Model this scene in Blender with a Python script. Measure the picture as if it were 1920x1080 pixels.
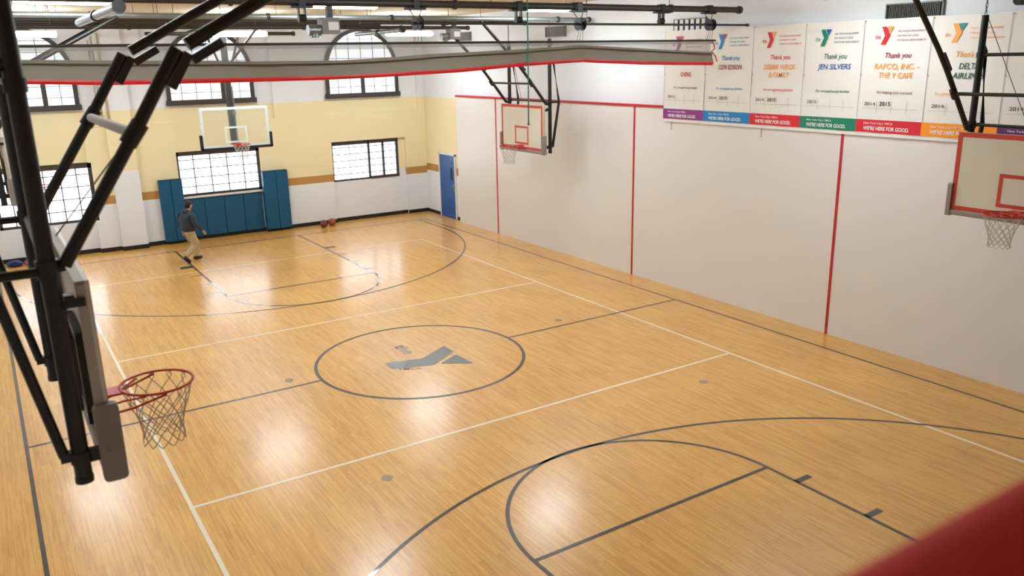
import bpy, math, random
from mathutils import Vector, Matrix
random.seed(7)
sc = bpy.context.scene
for o in list(bpy.data.objects): bpy.data.objects.remove(o)
C = sc.collection
PI = math.pi

# ------------------------------------------------------------------ camera
cam_d = bpy.data.cameras.new('camera'); cam = bpy.data.objects.new('camera', cam_d); C.objects.link(cam)
yaw, pitch, roll, fpx = 0.5660590, -0.2718574, -0.0209051, 1540.298
f_ = Vector((math.sin(yaw)*math.cos(pitch), math.cos(yaw)*math.cos(pitch), math.sin(pitch)))
r0 = Vector((math.cos(yaw), -math.sin(yaw), 0)); u0 = r0.cross(f_)
r_ = math.cos(roll)*r0 + math.sin(roll)*u0
u_ = -math.sin(roll)*r0 + math.cos(roll)*u0
m = Matrix.Identity(4)
for i in range(3):
    m[i][0] = r_[i]; m[i][1] = u_[i]; m[i][2] = -f_[i]
m.translation = Vector((-6.094176, -12.708370, 5.175095))
cam.matrix_world = m
cam_d.sensor_width = 36; cam_d.sensor_fit = 'HORIZONTAL'; cam_d.lens = fpx*36/1920
cam_d.clip_start = 0.05; cam_d.clip_end = 200
cam_d.dof.use_dof = True; cam_d.dof.focus_distance = 14; cam_d.dof.aperture_fstop = 1.8
sc.camera = cam
# ------------------------------------------------------------------ world, exposure
w = bpy.data.worlds.new('world'); sc.world = w; w.use_nodes = True
w.node_tree.nodes['Background'].inputs[0].default_value = (0.75, 0.85, 1, 1)
w.node_tree.nodes['Background'].inputs[1].default_value = 1.0
sc.view_settings.view_transform = 'Standard'; sc.view_settings.look = 'None'
sc.view_settings.gamma = 1; sc.view_settings.use_curve_mapping = False
sc.view_settings.exposure = 1.15
WIN_E, ARCH_E, LAMP_E = 1.65, .5, 24.5

# ------------------------------------------------------------------ materials
def s2l(c):
    return tuple(((x/255)/12.92 if x/255 <= .04045 else ((x/255+.055)/1.055)**2.4) for x in c)
def mat(name, rgb, rough=.5, metal=0, emit=None, es=0, noise=0, nscale=8, bump=0, coat=0, spec=.5):
    M = bpy.data.materials.new(name); M.use_nodes = True
    nt = M.node_tree; b = nt.nodes['Principled BSDF']
    col = (*s2l(rgb), 1)
    b.inputs['Base Color'].default_value = col
    b.inputs['Roughness'].default_value = rough; b.inputs['Metallic'].default_value = metal
    b.inputs['Coat Weight'].default_value = coat; b.inputs['Specular IOR Level'].default_value = spec
    tc = nt.nodes.new('ShaderNodeTexCoord')
    nz = nt.nodes.new('ShaderNodeTexNoise'); nz.inputs['Scale'].default_value = nscale; nz.inputs['Detail'].default_value = 4
    nt.links.new(tc.outputs['Object'], nz.inputs['Vector'])
    if noise:
        mx = nt.nodes.new('ShaderNodeMix'); mx.data_type = 'RGBA'
        mx.inputs[6].default_value = tuple(max(0, c*(1-noise)) for c in col[:3])+(1,)
        mx.inputs[7].default_value = tuple(min(1, c*(1+noise)) for c in col[:3])+(1,)
        nt.links.new(nz.outputs['Fac'], mx.inputs[0]); nt.links.new(mx.outputs[2], b.inputs['Base Color'])
    if bump:
        bp = nt.nodes.new('ShaderNodeBump'); bp.inputs['Strength'].default_value = bump; bp.inputs['Distance'].default_value = .01
        nt.links.new(nz.outputs['Fac'], bp.inputs['Height']); nt.links.new(bp.outputs['Normal'], b.inputs['Normal'])
    if emit:
        b.inputs['Emission Color'].default_value = (*emit, 1); b.inputs['Emission Strength'].default_value = es
    return M
def block_wall(name, rgb, rough=.6):
    # painted masonry: faint block joints as bump only
    M = mat(name, rgb, rough, noise=.03, nscale=1.5)
    nt = M.node_tree; b = nt.nodes['Principled BSDF']
    tc = nt.nodes.new('ShaderNodeTexCoord'); sp = nt.nodes.new('ShaderNodeSeparateXYZ'); cb = nt.nodes.new('ShaderNodeCombineXYZ')
    nt.links.new(tc.outputs['Object'], sp.inputs[0])
    ad = nt.nodes.new('ShaderNodeMath'); nt.links.new(sp.outputs['X'], ad.inputs[0]); nt.links.new(sp.outputs['Y'], ad.inputs[1])
    nt.links.new(ad.outputs[0], cb.inputs['X']); nt.links.new(sp.outputs['Z'], cb.inputs['Y'])
    br = nt.nodes.new('ShaderNodeTexBrick'); br.inputs['Scale'].default_value = 1
    br.inputs['Brick Width'].default_value = .4; br.inputs['Row Height'].default_value = .2; br.inputs['Mortar Size'].default_value = .008
    br.inputs['Color1'].default_value = br.inputs['Color2'].default_value = (1, 1, 1, 1); br.inputs['Mortar'].default_value = (0, 0, 0, 1)
    nt.links.new(cb.outputs[0], br.inputs['Vector'])
    bp = nt.nodes.new('ShaderNodeBump'); bp.inputs['Strength'].default_value = .18; bp.inputs['Distance'].default_value = .01
    nt.links.new(br.outputs['Color'], bp.inputs['Height']); nt.links.new(bp.outputs['Normal'], b.inputs['Normal'])
    return M
def floor_mat():
    M = bpy.data.materials.new('maple_floor'); M.use_nodes = True; nt = M.node_tree; b = nt.nodes['Principled BSDF']
    N = nt.nodes.new; L = nt.links.new
    tc = N('ShaderNodeTexCoord'); sp = N('ShaderNodeSeparateXYZ'); cb = N('ShaderNodeCombineXYZ')
    L(tc.outputs['Object'], sp.inputs[0]); L(sp.outputs['Y'], cb.inputs['X']); L(sp.outputs['X'], cb.inputs['Y'])
    br = N('ShaderNodeTexBrick'); br.inputs['Scale'].default_value = 1; br.offset = .37; br.offset_frequency = 3
    br.inputs['Brick Width'].default_value = .75; br.inputs['Row Height'].default_value = .057; br.inputs['Mortar Size'].default_value = .0007
    br.inputs['Color1'].default_value = (*s2l((240, 184, 86)), 1); br.inputs['Color2'].default_value = (*s2l((227, 165, 70)), 1)
    br.inputs['Mortar'].default_value = (*s2l((150, 105, 60)), 1); br.inputs['Bias'].default_value = -.25
    L(cb.outputs[0], br.inputs['Vector'])
    mp = N('ShaderNodeMapping'); mp.inputs['Scale'].default_value = (1.2, 22, 1); L(cb.outputs[0], mp.inputs['Vector'])
    nz = N('ShaderNodeTexNoise'); nz.inputs['Scale'].default_value = 1.6; nz.inputs['Detail'].default_value = 6; nz.inputs['Roughness'].default_value = .65
    L(mp.outputs[0], nz.inputs['Vector'])
    rp = N('ShaderNodeValToRGB'); rp.color_ramp.elements[0].position = .3; rp.color_ramp.elements[0].color = (*s2l((205, 180, 160)), 1)
    rp.color_ramp.elements[1].position = .62; rp.color_ramp.elements[1].color = (1, 1, 1, 1)
    L(nz.outputs['Fac'], rp.inputs[0])
    mx = N('ShaderNodeMix'); mx.data_type = 'RGBA'; mx.blend_type = 'MULTIPLY'; mx.inputs[0].default_value = .55
    L(br.outputs['Color'], mx.inputs[6]); L(rp.outputs[0], mx.inputs[7])
    n2 = N('ShaderNodeTexNoise'); n2.inputs['Scale'].default_value = .7; n2.inputs['Detail'].default_value = 3; L(tc.outputs['Object'], n2.inputs['Vector'])
    r2 = N('ShaderNodeValToRGB'); r2.color_ramp.elements[0].position = .3; r2.color_ramp.elements[0].color = (.88, .85, .82, 1)
    r2.color_ramp.elements[1].position = .7; r2.color_ramp.elements[1].color = (1, 1, 1, 1); L(n2.outputs['Fac'], r2.inputs[0])
    m2 = N('ShaderNodeMix'); m2.data_type = 'RGBA'; m2.blend_type = 'MULTIPLY'; m2.inputs[0].default_value = 1
    L(mx.outputs[2], m2.inputs[6]); L(r2.outputs[0], m2.inputs[7]); L(m2.outputs[2], b.inputs['Base Color'])
    b.inputs['Roughness'].default_value = .36; b.inputs['Specular IOR Level'].default_value = .5
    b.inputs['Coat Weight'].default_value = .62; b.inputs['Coat Roughness'].default_value = .2
    n3 = N('ShaderNodeTexNoise'); n3.inputs['Scale'].default_value = 9; n3.inputs['Detail'].default_value = 5; L(tc.outputs['Object'], n3.inputs['Vector'])
    bp = N('ShaderNodeBump'); bp.inputs['Strength'].default_value = .05; bp.inputs['Distance'].default_value = .01
    L(n3.outputs['Fac'], bp.inputs['Height']); L(bp.outputs['Normal'], b.inputs['Normal']); L(bp.outputs['Normal'], b.inputs['Coat Normal'])
    return M
def see_through(name, rgb, alpha, gloss=0):
    M = bpy.data.materials.new(name); M.use_nodes = True; nt = M.node_tree
    for n in list(nt.nodes): nt.nodes.remove(n)
    o = nt.nodes.new('ShaderNodeOutputMaterial'); t = nt.nodes.new('ShaderNodeBsdfTransparent')
    if gloss: d = nt.nodes.new('ShaderNodeBsdfPrincipled'); d.inputs['Roughness'].default_value = .08; d.inputs['Base Color'].default_value = (*s2l(rgb), 1)
    else: d = nt.nodes.new('ShaderNodeBsdfDiffuse'); d.inputs['Color'].default_value = (*s2l(rgb), 1)
    mx = nt.nodes.new('ShaderNodeMixShader'); mx.inputs[0].default_value = alpha
    nt.links.new(t.outputs[0], mx.inputs[1]); nt.links.new(d.outputs[0], mx.inputs[2]); nt.links.new(mx.outputs[0], o.inputs[0])
    return M
def emis(name, rgb, s):
    return mat(name, (235, 238, 240), .4, emit=rgb, es=s)
m_floor = floor_mat()
m_white = block_wall('white_wall_paint', (233, 236, 241)); m_yellow = block_wall('cream_wall_paint', (241, 226, 183))
m_tan = mat('tan_stripe_paint', (190, 140, 78), .5, noise=.05)
m_panel = mat('smooth_white_panel', (227, 222, 217), .38, noise=.02, nscale=.8)
m_ceil = mat('ceiling_cream', (205, 190, 158), .8, noise=.04, nscale=1)
m_blackbase = mat('black_rubber', (28, 26, 25), .5, noise=.1)
m_blackline = mat('black_line_paint', (48, 47, 45), .3, coat=.6); m_whiteline = mat('white_line_paint', (240, 230, 205), .3, coat=.6)
m_disc = mat('grey_steel_plate', (150, 138, 112), .4, noise=.1)
m_emblem = mat('grey_emblem_paint', (92, 92, 92), .3, coat=.6)
m_black = mat('black_steel', (24, 21, 20), .42, noise=.15, nscale=20)
m_dark = mat('dark_brown_steel', (52, 46, 42), .45, noise=.2, nscale=12)
m_galv = mat('galvanised_steel', (140, 148, 150), .35, metal=.7, noise=.15, nscale=10)
m_frame = mat('window_frame_bronze', (66, 58, 55), .5, noise=.05)
m_lead = mat('grey_window_bar', (120, 122, 126), .5)
m_sky = emis('daylit_frosted_pane', (.86, .94, 1.06), WIN_E); m_skya = emis('daylit_arch_pane', (.86, .92, 1.0), ARCH_E)
m_lamp = emis('lamp_diffuser_glow', (.80, .93, 1.06), LAMP_E)
m_lampbody = mat('white_enamel', (225, 225, 222), .4)
m_blue = mat('teal_blue_vinyl', (0, 84, 122), .42, noise=.06, nscale=3, bump=.1)
m_blueseam = mat('dark_blue_seam', (0, 45, 70), .6)
m_door = mat('blue_door_paint', (26, 86, 158), .38, noise=.04)
m_glassdark = mat('dark_wired_glass', (30, 40, 60), .15)
m_board = mat('white_fibreglass', (226, 220, 204), .35, noise=.04, nscale=3)
m_flange = mat('pale_grey_fibreglass_back', (190, 178, 160), .5, noise=.07, nscale=4)
m_orange = mat('orange_border_paint', (206, 66, 40), .4); m_rim = mat('red_orange_rim', (205, 45, 30), .35, noise=.05)
m_pad = mat('grey_foam_pad', (148, 139, 132), .55, noise=.05, nscale=6); m_padblack = mat('black_foam_pad', (26, 26, 28), .55)
m_net = mat('off_white_net_cord', (196, 188, 172), .8, noise=.1, nscale=60)
m_glassb = see_through('clear_backboard_glass', (200, 220, 210), .07, 1)
m_whitetrim = mat('white_glass_border', (226, 236, 236), .35)
m_tape = mat('white_wrapped_tape', (198, 190, 182), .7, noise=.12, nscale=25)
m_curt = mat('grey_green_vinyl_curtain', (134, 124, 106), .6, noise=.07, nscale=4, bump=.2)
m_mesh = see_through('grey_curtain_mesh', (142, 137, 125), .5); m_band = see_through('grey_curtain_band', (142, 138, 126), .75)
m_red = mat('red_vinyl_hem', (205, 28, 38), .45); m_redline = mat('red_line_paint', (190, 34, 44), .4)
m_redpad = mat('red_padded_vinyl', (250, 46, 50), .75, noise=.05, nscale=3)
m_cloth = mat('white_banner_vinyl', (233, 229, 222), .5, noise=.015, nscale=2)
m_rope = mat('green_rope', (40, 130, 105), .7); m_cable = mat('steel_cable', (70, 68, 66), .5)
m_vent = mat('grey_vent_louver', (128, 126, 122), .5); m_vdark = mat('vent_dark_slots', (30, 28, 28), .6)
m_pipe = mat('cream_conduit', (205, 186, 150), .5, noise=.1)
m_ball1 = mat('orange_brown_ball_rubber', (176, 84, 44), .6, noise=.08, nscale=30); m_ball2 = mat('maroon_ball_rubber', (128, 56, 44), .6, noise=.08, nscale=30)
m_seam = mat('black_ball_seam', (30, 22, 20), .6)

# ------------------------------------------------------------------ mesh builder
class MB:
    def __init__(s): s.v = []; s.f = []; s.m = []; s.g = []
    def add(s, vs, fs, mi=0):
        o = len(s.v); s.g.append((o, o+len(vs), len(s.f), len(s.f)+len(fs))); s.v += [tuple(v) for v in vs]; s.f += [tuple(i+o for i in f) for f in fs]; s.m += [mi]*len(fs); return s
    def box(s, a, b, mi=0):
        x0, x1 = sorted((a[0], b[0])); y0, y1 = sorted((a[1], b[1])); z0, z1 = sorted((a[2], b[2]))
        return s.add([(x0,y0,z0),(x1,y0,z0),(x1,y1,z0),(x0,y1,z0),(x0,y0,z1),(x1,y0,z1),(x1,y1,z1),(x0,y1,z1)],
                     [(0,3,2,1),(4,5,6,7),(0,1,5,4),(1,2,6,5),(2,3,7,6),(3,0,4,7)], mi)
    def quad(s, a, b, c, d, mi=0): return s.add([a, b, c, d], [(0, 1, 2, 3)], mi)
    def rbox(s, a, b, r, axis=1, mi=0, n=4):
        # box with the four edges along one axis rounded
        lo = [min(a[i], b[i]) for i in range(3)]; hi = [max(a[i], b[i]) for i in range(3)]
        i, j = [k for k in range(3) if k != axis]
        prof = []
        for cx, cy, t0 in ((hi[i]-r, hi[j]-r, 0), (lo[i]+r, hi[j]-r, 90), (lo[i]+r, lo[j]+r, 180), (hi[i]-r, lo[j]+r, 270)):
            for k in range(n+1):
                t = math.radians(t0+90*k/n); prof.append((cx+r*math.cos(t), cy+r*math.sin(t)))
        vs = []
        for e in (lo[axis], hi[axis]):
            for p in prof:
                q = [0, 0, 0]; q[i], q[j], q[axis] = p[0], p[1], e; vs.append(q)
        N = len(prof); fs = [tuple(range(N)), tuple(range(2*N-1, N-1, -1))]+[(k, k+N, (k+1) % N+N, (k+1) % N) for k in range(N)]
        return s.add(vs, fs, mi)
    def tube(s, pts, r, n=10, mi=0, closed=False, cap=True):
        pts = [Vector(p) for p in pts]; K = len(pts); rs = r if isinstance(r, (list, tuple)) else [r]*K
        vs = []; up = None
        for k in range(K):
            if closed: d = pts[(k+1) % K]-pts[k-1]
            elif k == 0: d = pts[1]-pts[0]
            elif k == K-1: d = pts[-1]-pts[-2]
            else: d = (pts[k+1]-pts[k]).normalized()+(pts[k]-pts[k-1]).normalized()
            if d.length < 1e-9: d = Vector((0, 0, 1))
            d.normalize()
            if up is None: up = Vector((0, 0, 1)) if abs(d.z) < .9 else Vector((1, 0, 0))
            a = d.cross(up).normalized(); b = d.cross(a).normalized(); up = -b if False else up
            if a.length < .5: a = d.orthogonal().normalized(); b = d.cross(a)
            for q in range(n):
                t = 2*PI*q/n; vs.append(pts[k]+rs[k]*(math.cos(t)*a+math.sin(t)*b))
        fs = []
        for k in range(K if closed else K-1):
            k2 = (k+1) % K
            for q in range(n): q2 = (q+1) % n; fs.append((k*n+q, k*n+q2, k2*n+q2, k2*n+q))
        if cap and not closed: fs += [tuple(range(n-1, -1, -1)), tuple(range((K-1)*n, K*n))]
        return s.add(vs, fs, mi)
    def sphere(s, c, r, nu=24, nv=14, mi=0, sc_=(1, 1, 1)):
        vs = [(c[0], c[1], c[2]+r*sc_[2])]
        for i in range(1, nv):
            for j in range(nu):
                a = PI*i/nv; t = 2*PI*j/nu
                vs.append((c[0]+r*sc_[0]*math.sin(a)*math.cos(t), c[1]+r*sc_[1]*math.sin(a)*math.sin(t), c[2]+r*sc_[2]*math.cos(a)))
        vs.append((c[0], c[1], c[2]-r*sc_[2])); L = len(vs)-1; fs = []
        for j in range(nu):
            j2 = (j+1) % nu; fs.append((0, 1+j, 1+j2)); fs.append((L, L-nu+j2, L-nu+j))
            for i in range(nv-2): a = 1+i*nu; fs.append((a+j, a+nu+j, a+nu+j2, a+j2))
        return s.add(vs, fs, mi)
    def prism(s, poly, fn, d0, d1, mi=0):
        # polygon (2-D) extruded; fn(p, q, depth) -> 3-D
        n = len(poly); vs = [fn(p, q, d0) for p, q in poly]+[fn(p, q, d1) for p, q in poly]
        return s.add(vs, [tuple(range(n)), tuple(range(2*n-1, n-1, -1))]+[(k, k+n, (k+1) % n+n, (k+1) % n) for k in range(n)], mi)
    def clusters(s):
        bb = []
        for a, c, f0, f1 in s.g:
            P = s.v[a:c]; bb.append(([min(p[i] for p in P)-.002 for i in range(3)], [max(p[i] for p in P)+.002 for i in range(3)]))
        par = list(range(len(bb)))
        def find(i):
            while par[i] != i: i = par[i]
            return i
        for i in range(len(bb)):
            for j in range(i):
                if all(bb[i][0][k] <= bb[j][1][k] and bb[j][0][k] <= bb[i][1][k] for k in range(3)): par[find(i)] = find(j)
        out = {}
        for i in range(len(bb)): out.setdefault(find(i), []).append(i)
        return list(out.values())
    def build(s, name, mats, parent=None, smooth=False, origin=None):
        if name in SPLIT and parent is not None and len(s.g) > 1:
            cl = s.clusters()
            if len(cl) > 1:
                first = None
                for c in cl:
                    nb = MB()
                    for i in c:
                        a, e, f0, f1 = s.g[i]; n0 = len(nb.v); nb.v += s.v[a:e]; nb.g.append((n0, n0+e-a, len(nb.f), len(nb.f)+f1-f0))
                        nb.f += [tuple(k-a+n0 for k in f) for f in s.f[f0:f1]]; nb.m += s.m[f0:f1]
                    o = nb._build(name, mats, parent, smooth, origin); first = first or o
                return first
        return s._build(name, mats, parent, smooth, origin)
    def _build(s, name, mats, parent=None, smooth=False, origin=None):
        if not isinstance(mats, (list, tuple)): mats = [mats]
        vs = s.v
        if parent is not None: og = Vector(ORG[parent.name])
        elif origin is not None: og = Vector(origin)
        else:
            xs = [v[0] for v in vs]; ys = [v[1] for v in vs]; zs = [v[2] for v in vs]
            og = Vector(((min(xs)+max(xs))/2, (min(ys)+max(ys))/2, min(zs)))
        me = bpy.data.meshes.new(name); me.from_pydata([(v[0]-og.x, v[1]-og.y, v[2]-og.z) for v in vs], [], s.f)
        for q in mats: me.materials.append(q)
        for p, k in zip(me.polygons, s.m): p.material_index = k; p.use_smooth = smooth
        me.update()
        o = bpy.data.objects.new(name, me); C.objects.link(o)
        if parent is not None: o.parent = parent
        else: o.location = og
        ORG[o.name] = tuple(og)
        return o
ORG = {}
SPLIT = {'collar', 'backing_board', 'board_arm', 'hanger_rod', 'cable', 'pin', 'pad_bolt', 'post', 'hinge_block', 'clamp_plate', 'brace', 'mast_tie', 'sheave', 'back_bracket', 'conduit_clip', 'height_adjuster', 'emblem_mark', 'ear', 'top_rail'}
def smooth_angle(o, ang=40):
    me = o.data
    for p in me.polygons: p.use_smooth = True
    try: me.set_sharp_from_angle(angle=math.radians(ang))
    except Exception: pass
    return o
def tag(o, label=None, cat=None, group=None, kind=None):
    if label: o['label'] = label
    if cat: o['category'] = cat
    if group: o['group'] = group
    if kind: o['kind'] = kind
    return o
def thing(name, loc, label, cat, group=None):
    o = bpy.data.objects.new(name, None); o.empty_display_size = .2; C.objects.link(o); o.location = loc
    ORG[o.name] = tuple(loc); return tag(o, label, cat, group)
def struct(o, label=None, cat=None): return tag(o, label, cat, kind='structure')
def copy_tree(o, dloc, label=None, parent=None):
    c = o.copy(); C.objects.link(c)
    if parent is None:
        c.location = Vector(o.location)+Vector(dloc); c['label'] = label
    else: c.parent = parent
    for ch in [x for x in bpy.data.objects if x.parent == o]: copy_tree(ch, dloc, None, c)
    return c
# ------------------------------------------------------------------ lettering
_tc = {}
def text2d(txt, bold=0.0, shear=0.0):
    k = (txt, bold, shear)
    if k in _tc: return _tc[k]
    cu = bpy.data.curves.new('lettering', 'FONT'); cu.body = txt; cu.size = 1; cu.offset = bold; cu.shear = shear
    cu.resolution_u = 3; cu.align_x = 'LEFT'
    o = bpy.data.objects.new('lettering', cu); C.objects.link(o)
    bpy.context.view_layer.update()
    dg = bpy.context.evaluated_depsgraph_get()
    me = bpy.data.meshes.new_from_object(o.evaluated_get(dg))
    vs = [(v.co.x, v.co.y) for v in me.vertices]; fs = [tuple(p.vertices) for p in me.polygons]
    bpy.data.objects.remove(o); bpy.data.curves.remove(cu); bpy.data.meshes.remove(me)
    x0 = min(v[0] for v in vs); x1 = max(v[0] for v in vs)
    vs = [(v[0]-x0, v[1]) for v in vs]
    _tc[k] = (vs, fs, x1-x0); return _tc[k]
def put_text(mb, txt, x, y, caph, fn, width=None, align='L', bold=0, shear=0, mi=0):
    vs, fs, W = text2d(txt, bold, shear); s = caph/.69
    sx = (width/W) if width else s
    w_ = W*sx; off = {'L': 0, 'C': -w_/2, 'R': -w_}[align]
    mb.add([fn(x+off+v[0]*sx, y+v[1]*s) for v in vs], fs, mi)

# ------------------------------------------------------------------ FLOOR + markings
XL, XR, YF, YN, ZC = -7.05, 7.05, 13.4, -12.45, 6.5
b = MB(); b.box((XL-.2, -16.2, -.2), (XR+.2, YF+.4, 0)); floor = b.build('floor', m_floor, origin=(0, 0, 0))
struct(floor, 'glossy maple strip gymnasium floor', 'floor')
LW = .05
def seg(mb, a, c, w=LW, z=.0022, mi=0):
    a = Vector((a[0], a[1], 0)); c = Vector((c[0], c[1], 0)); d = (c-a).normalized(); n = Vector((-d.y, d.x, 0))*w/2
    mb.quad(*[(p.x, p.y, z) for p in (a+n, a-n, c-n, c+n)], mi)
def arc(mb, cx, cy, r, t0, t1, w=LW, z=.0026, n=72):
    for k in range(n):
        a = math.radians(t0+(t1-t0)*k/n); c = math.radians(t0+(t1-t0)*(k+1)/n)
        mb.quad((cx+(r-w/2)*math.cos(a), cy+(r-w/2)*math.sin(a), z), (cx+(r+w/2)*math.cos(a), cy+(r+w/2)*math.sin(a), z),
                (cx+(r+w/2)*math.cos(c), cy+(r+w/2)*math.sin(c), z), (cx+(r-w/2)*math.cos(c), cy+(r-w/2)*math.sin(c), z))
Xs, Yb, V, A_, E_, R_ = 6.231, 12.116, 4.640, 3.0636, 9.215, 1.86
b = MB()
for s in (-1, 1): seg(b, (s*Xs, -Yb), (s*Xs, Yb))
for s in (-1, 1):
    seg(b, (-Xs, s*Yb), (Xs, s*Yb))
    for t in (-1, 1): seg(b, (t*1.83, s*Yb), (t*1.83, s*(Yb-5.79)), z=.003)
    seg(b, (-1.83, s*(Yb-5.79)), (1.83, s*(Yb-5.79)), z=.0034)
    c0 = Yb-1.6
    for t in (-1, 1): seg(b, (t*5.99, s*Yb), (t*5.99, s*c0), z=.003)
    if s > 0: arc(b, 0, c0, 5.99, 180, 360, n=120); arc(b, 0, Yb-5.79, 1.83, 180, 360)
    else: arc(b, 0, -c0, 5.99, 0, 180, n=120); arc(b, 0, -(Yb-5.79), 1.83, 0, 180)
    for t in (-1, 1):
        seg(b, (t*1.855, s*(Yb-2.25)), (t*2.15, s*(Yb-2.25)), w=.22, z=.003)
        for q in (3.35, 4.34, 5.33): seg(b, (t*1.83, s*(Yb-q)), (t*2.09, s*(Yb-q)), w=.045 if s > 0 else .08, z=.003)
for s in (-1, 1): seg(b, (s*R_, 0), (s*Xs, 0), z=.003)
arc(b, 0, 0, R_, 0, 360, w=.06, n=120)
b.build('basketball_line', m_blackline, floor)
b = MB()
for s in (-1, 1): seg(b, (s*V, -E_), (s*V, E_), z=.0018); seg(b, (-V, s*A_), (V, s*A_), z=.0016); seg(b, (-V, s*E_), (V, s*E_), z=.0016)
b.build('volleyball_line', m_whiteline, floor)
def fl(r, u): return (u, -r, .0032)          # emblem reads towards -Y, its top is +X
def rounded(poly, r, n=4):
    out = []; N = len(poly)
    for i in range(N):
        p = Vector(poly[i]); a = (Vector(poly[i-1])-p).normalized(); c = (Vector(poly[(i+1) % N])-p).normalized()
        for k in range(n+1):
            t = k/n; q0 = p+a*r; q1 = p+c*r; out.append(tuple((1-t)**2*q0+2*t*(1-t)*p+t*t*q1))
    return out
CHEV = [(-.13, -.67), (.20, -.67), (.47, .03), (.06, .64), (-.32, .64), (.05, .0)]
TRI = [(.47, .14), (.22, .60), (.82, .63)]
b = MB()
for poly in (CHEV, TRI):
    P = rounded(poly, .05)
    if poly is CHEV:
        n = len(P)//6   # split the concave chevron into two convex halves
        top = P[n*2:n*6-0]; 
        lowp = rounded(CHEV, .05)
    b.add([fl(*p) for p in P], [tuple(range(len(P)))])
put_text(b, 'the', -.84, -.16, .23, fl, width=.52, bold=.01)
th = math.radians(62); c_, s_ = math.cos(th), math.sin(th)
put_text(b, 'YMCA', 0, 0, .10, lambda x, y: fl(.33+x*c_-y*s_, -.62+x*s_+y*c_), width=.42, bold=.01)
b.build('centre_emblem', m_emblem, floor)
for (x, y) in ((3.278, -3.765), (-2.367, -3.744), (3.304, .333), (-2.326, .335)):
    b = MB(); P = [(x+.075*math.cos(2*PI*k/24), y+.075*math.sin(2*PI*k/24)) for k in range(24)]
    b.prism(P, lambda p, q, d: (p, q, d), .0012, .0035); b.build('floor_plate', m_disc, floor)

# ------------------------------------------------------------------ far wall (depth-relief of cells)
def relief(name, xs, zs, depth, colour, mats, fn, back):
    """cells (x, z) each at its own depth; fn(x, depth, z) -> 3-D"""
    mb = MB()
    D = {}
    for i in range(len(xs)-1):
        for j in range(len(zs)-1):
            cx, cz = (xs[i]+xs[i+1])/2, (zs[j]+zs[j+1])/2
            D[i, j] = depth(cx, cz); mi = colour(cx, cz)
            d = D[i, j]; mb.quad(fn(xs[i], d, zs[j]), fn(xs[i+1], d, zs[j]), fn(xs[i+1], d, zs[j+1]), fn(xs[i], d, zs[j+1]), mi)
    for (i, j), d in D.items():
        mi = colour((xs[i]+xs[i+1])/2, (zs[j]+zs[j+1])/2)
        if (i+1, j) in D and D[i+1, j] != d:
            e = D[i+1, j]; mj = mi if d < e else colour((xs[i+1]+xs[i+2])/2, (zs[j]+zs[j+1])/2)
            mb.quad(fn(xs[i+1], d, zs[j]), fn(xs[i+1], e, zs[j]), fn(xs[i+1], e, zs[j+1]), fn(xs[i+1], d, zs[j+1]), mj)
        if (i, j+1) in D and D[i, j+1] != d:
            e = D[i, j+1]; mj = mi if d < e else colour((xs[i]+xs[i+1])/2, (zs[j+1]+zs[j+2])/2)
            mb.quad(fn(xs[i], d, zs[j+1]), fn(xs[i+1], d, zs[j+1]), fn(xs[i+1], e, zs[j+1]), fn(xs[i], e, zs[j+1]), mj)
    x0, x1, z0, z1 = xs[0], xs[-1], zs[0], zs[-1]
    a = [fn(x0, back, z0), fn(x1, back, z0), fn(x1, back, z1), fn(x0, back, z1)]
    mb.quad(*a)
    return mb
LWIN = [(-6.0, -3.53, .92, 2.60), (-1.24, 1.24, 1.36, 2.70), (3.60, 6.02, 1.34, 2.66)]     # low windows
ARC = [(-4.85, 1.27), (0.0, 1.27), (4.86, 1.27)]                                          # arch centres, half width
def dep(x, z):
    for a, c, z0, z1 in LWIN:
        if a < x < c and z0 < z < z1: return 13.60
    if -3.05 < x < -2.35: return 13.20
    if -3.62 < x < -3.05 and z < 3.55: return 13.32
    if z > 3.55:
        for cx, hw in ARC:
            if abs(x-cx-.12*(cx > 1)+.12*(cx < -1)) < 1.82: return 13.50
        return 13.40
    if z < 1.34 and 3.60 < x < 6.27: return 13.50
    if 6.02 < x < 6.27 and z < 2.66: return 13.50
    if z < 1.35 and abs(x) < 1.24: return 13.50
    if -6.3 < x < -3.62: return 13.46
    return 13.40
def colr(x, z):
    pil = -3.05 < x < -2.35
    if z > 4.0: return 0
    if pil: return 1 if z > 2.3 else 0
    if z > 1.62: return 1 if not (-3.62 < x < -3.05 and False) else 0
    if z > 1.38 and not (-6.3 < x < -3.62) and not (3.6 < x < 6.27) and not abs(x) < 1.24: return 2
    return 0
xs = sorted({XL-.15, -6.79, -6.3, -6.0, -3.62, -3.53, -3.15, -3.05, -2.35, -1.82, -1.24, 1.24, 1.82, 3.16, 3.60, 6.02, 6.27, 6.80, XR+.15})
zs = sorted({0, .92, 1.34, 1.35, 1.36, 1.38, 1.62, 2.3, 2.60, 2.66, 2.70, 3.55, 4.0, ZC+.1})
b = relief('wall_far', xs, zs, dep, colr, None, lambda x, d, z: (x, d, z), 13.9)
struct(b.build('wall_far', [m_white, m_yellow, m_tan], origin=(0, 13.6, 0)), 'far end wall, white above, cream in the middle and white below a tan stripe', 'wall')
# baseboard far: follows the relief
b = MB()
segs = [(-7.05, -6.3, 13.40), (-6.3, -3.62, 13.46), (-3.62, -3.05, 13.32), (-3.05, -2.35, 13.20), (-2.35, -1.24, 13.40), (-1.24, 1.24, 13.50), (1.24, 3.60, 13.40), (3.60, 6.27, 13.50), (6.27, 7.05, 13.40)]
for x0, x1, d in segs: b.box((x0-.012, d-.02, 0), (x1+.012, d+.004, .12))
struct(b.build('baseboard_far', m_blackbase), 'black rubber baseboard along the far wall', 'baseboard')
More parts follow.
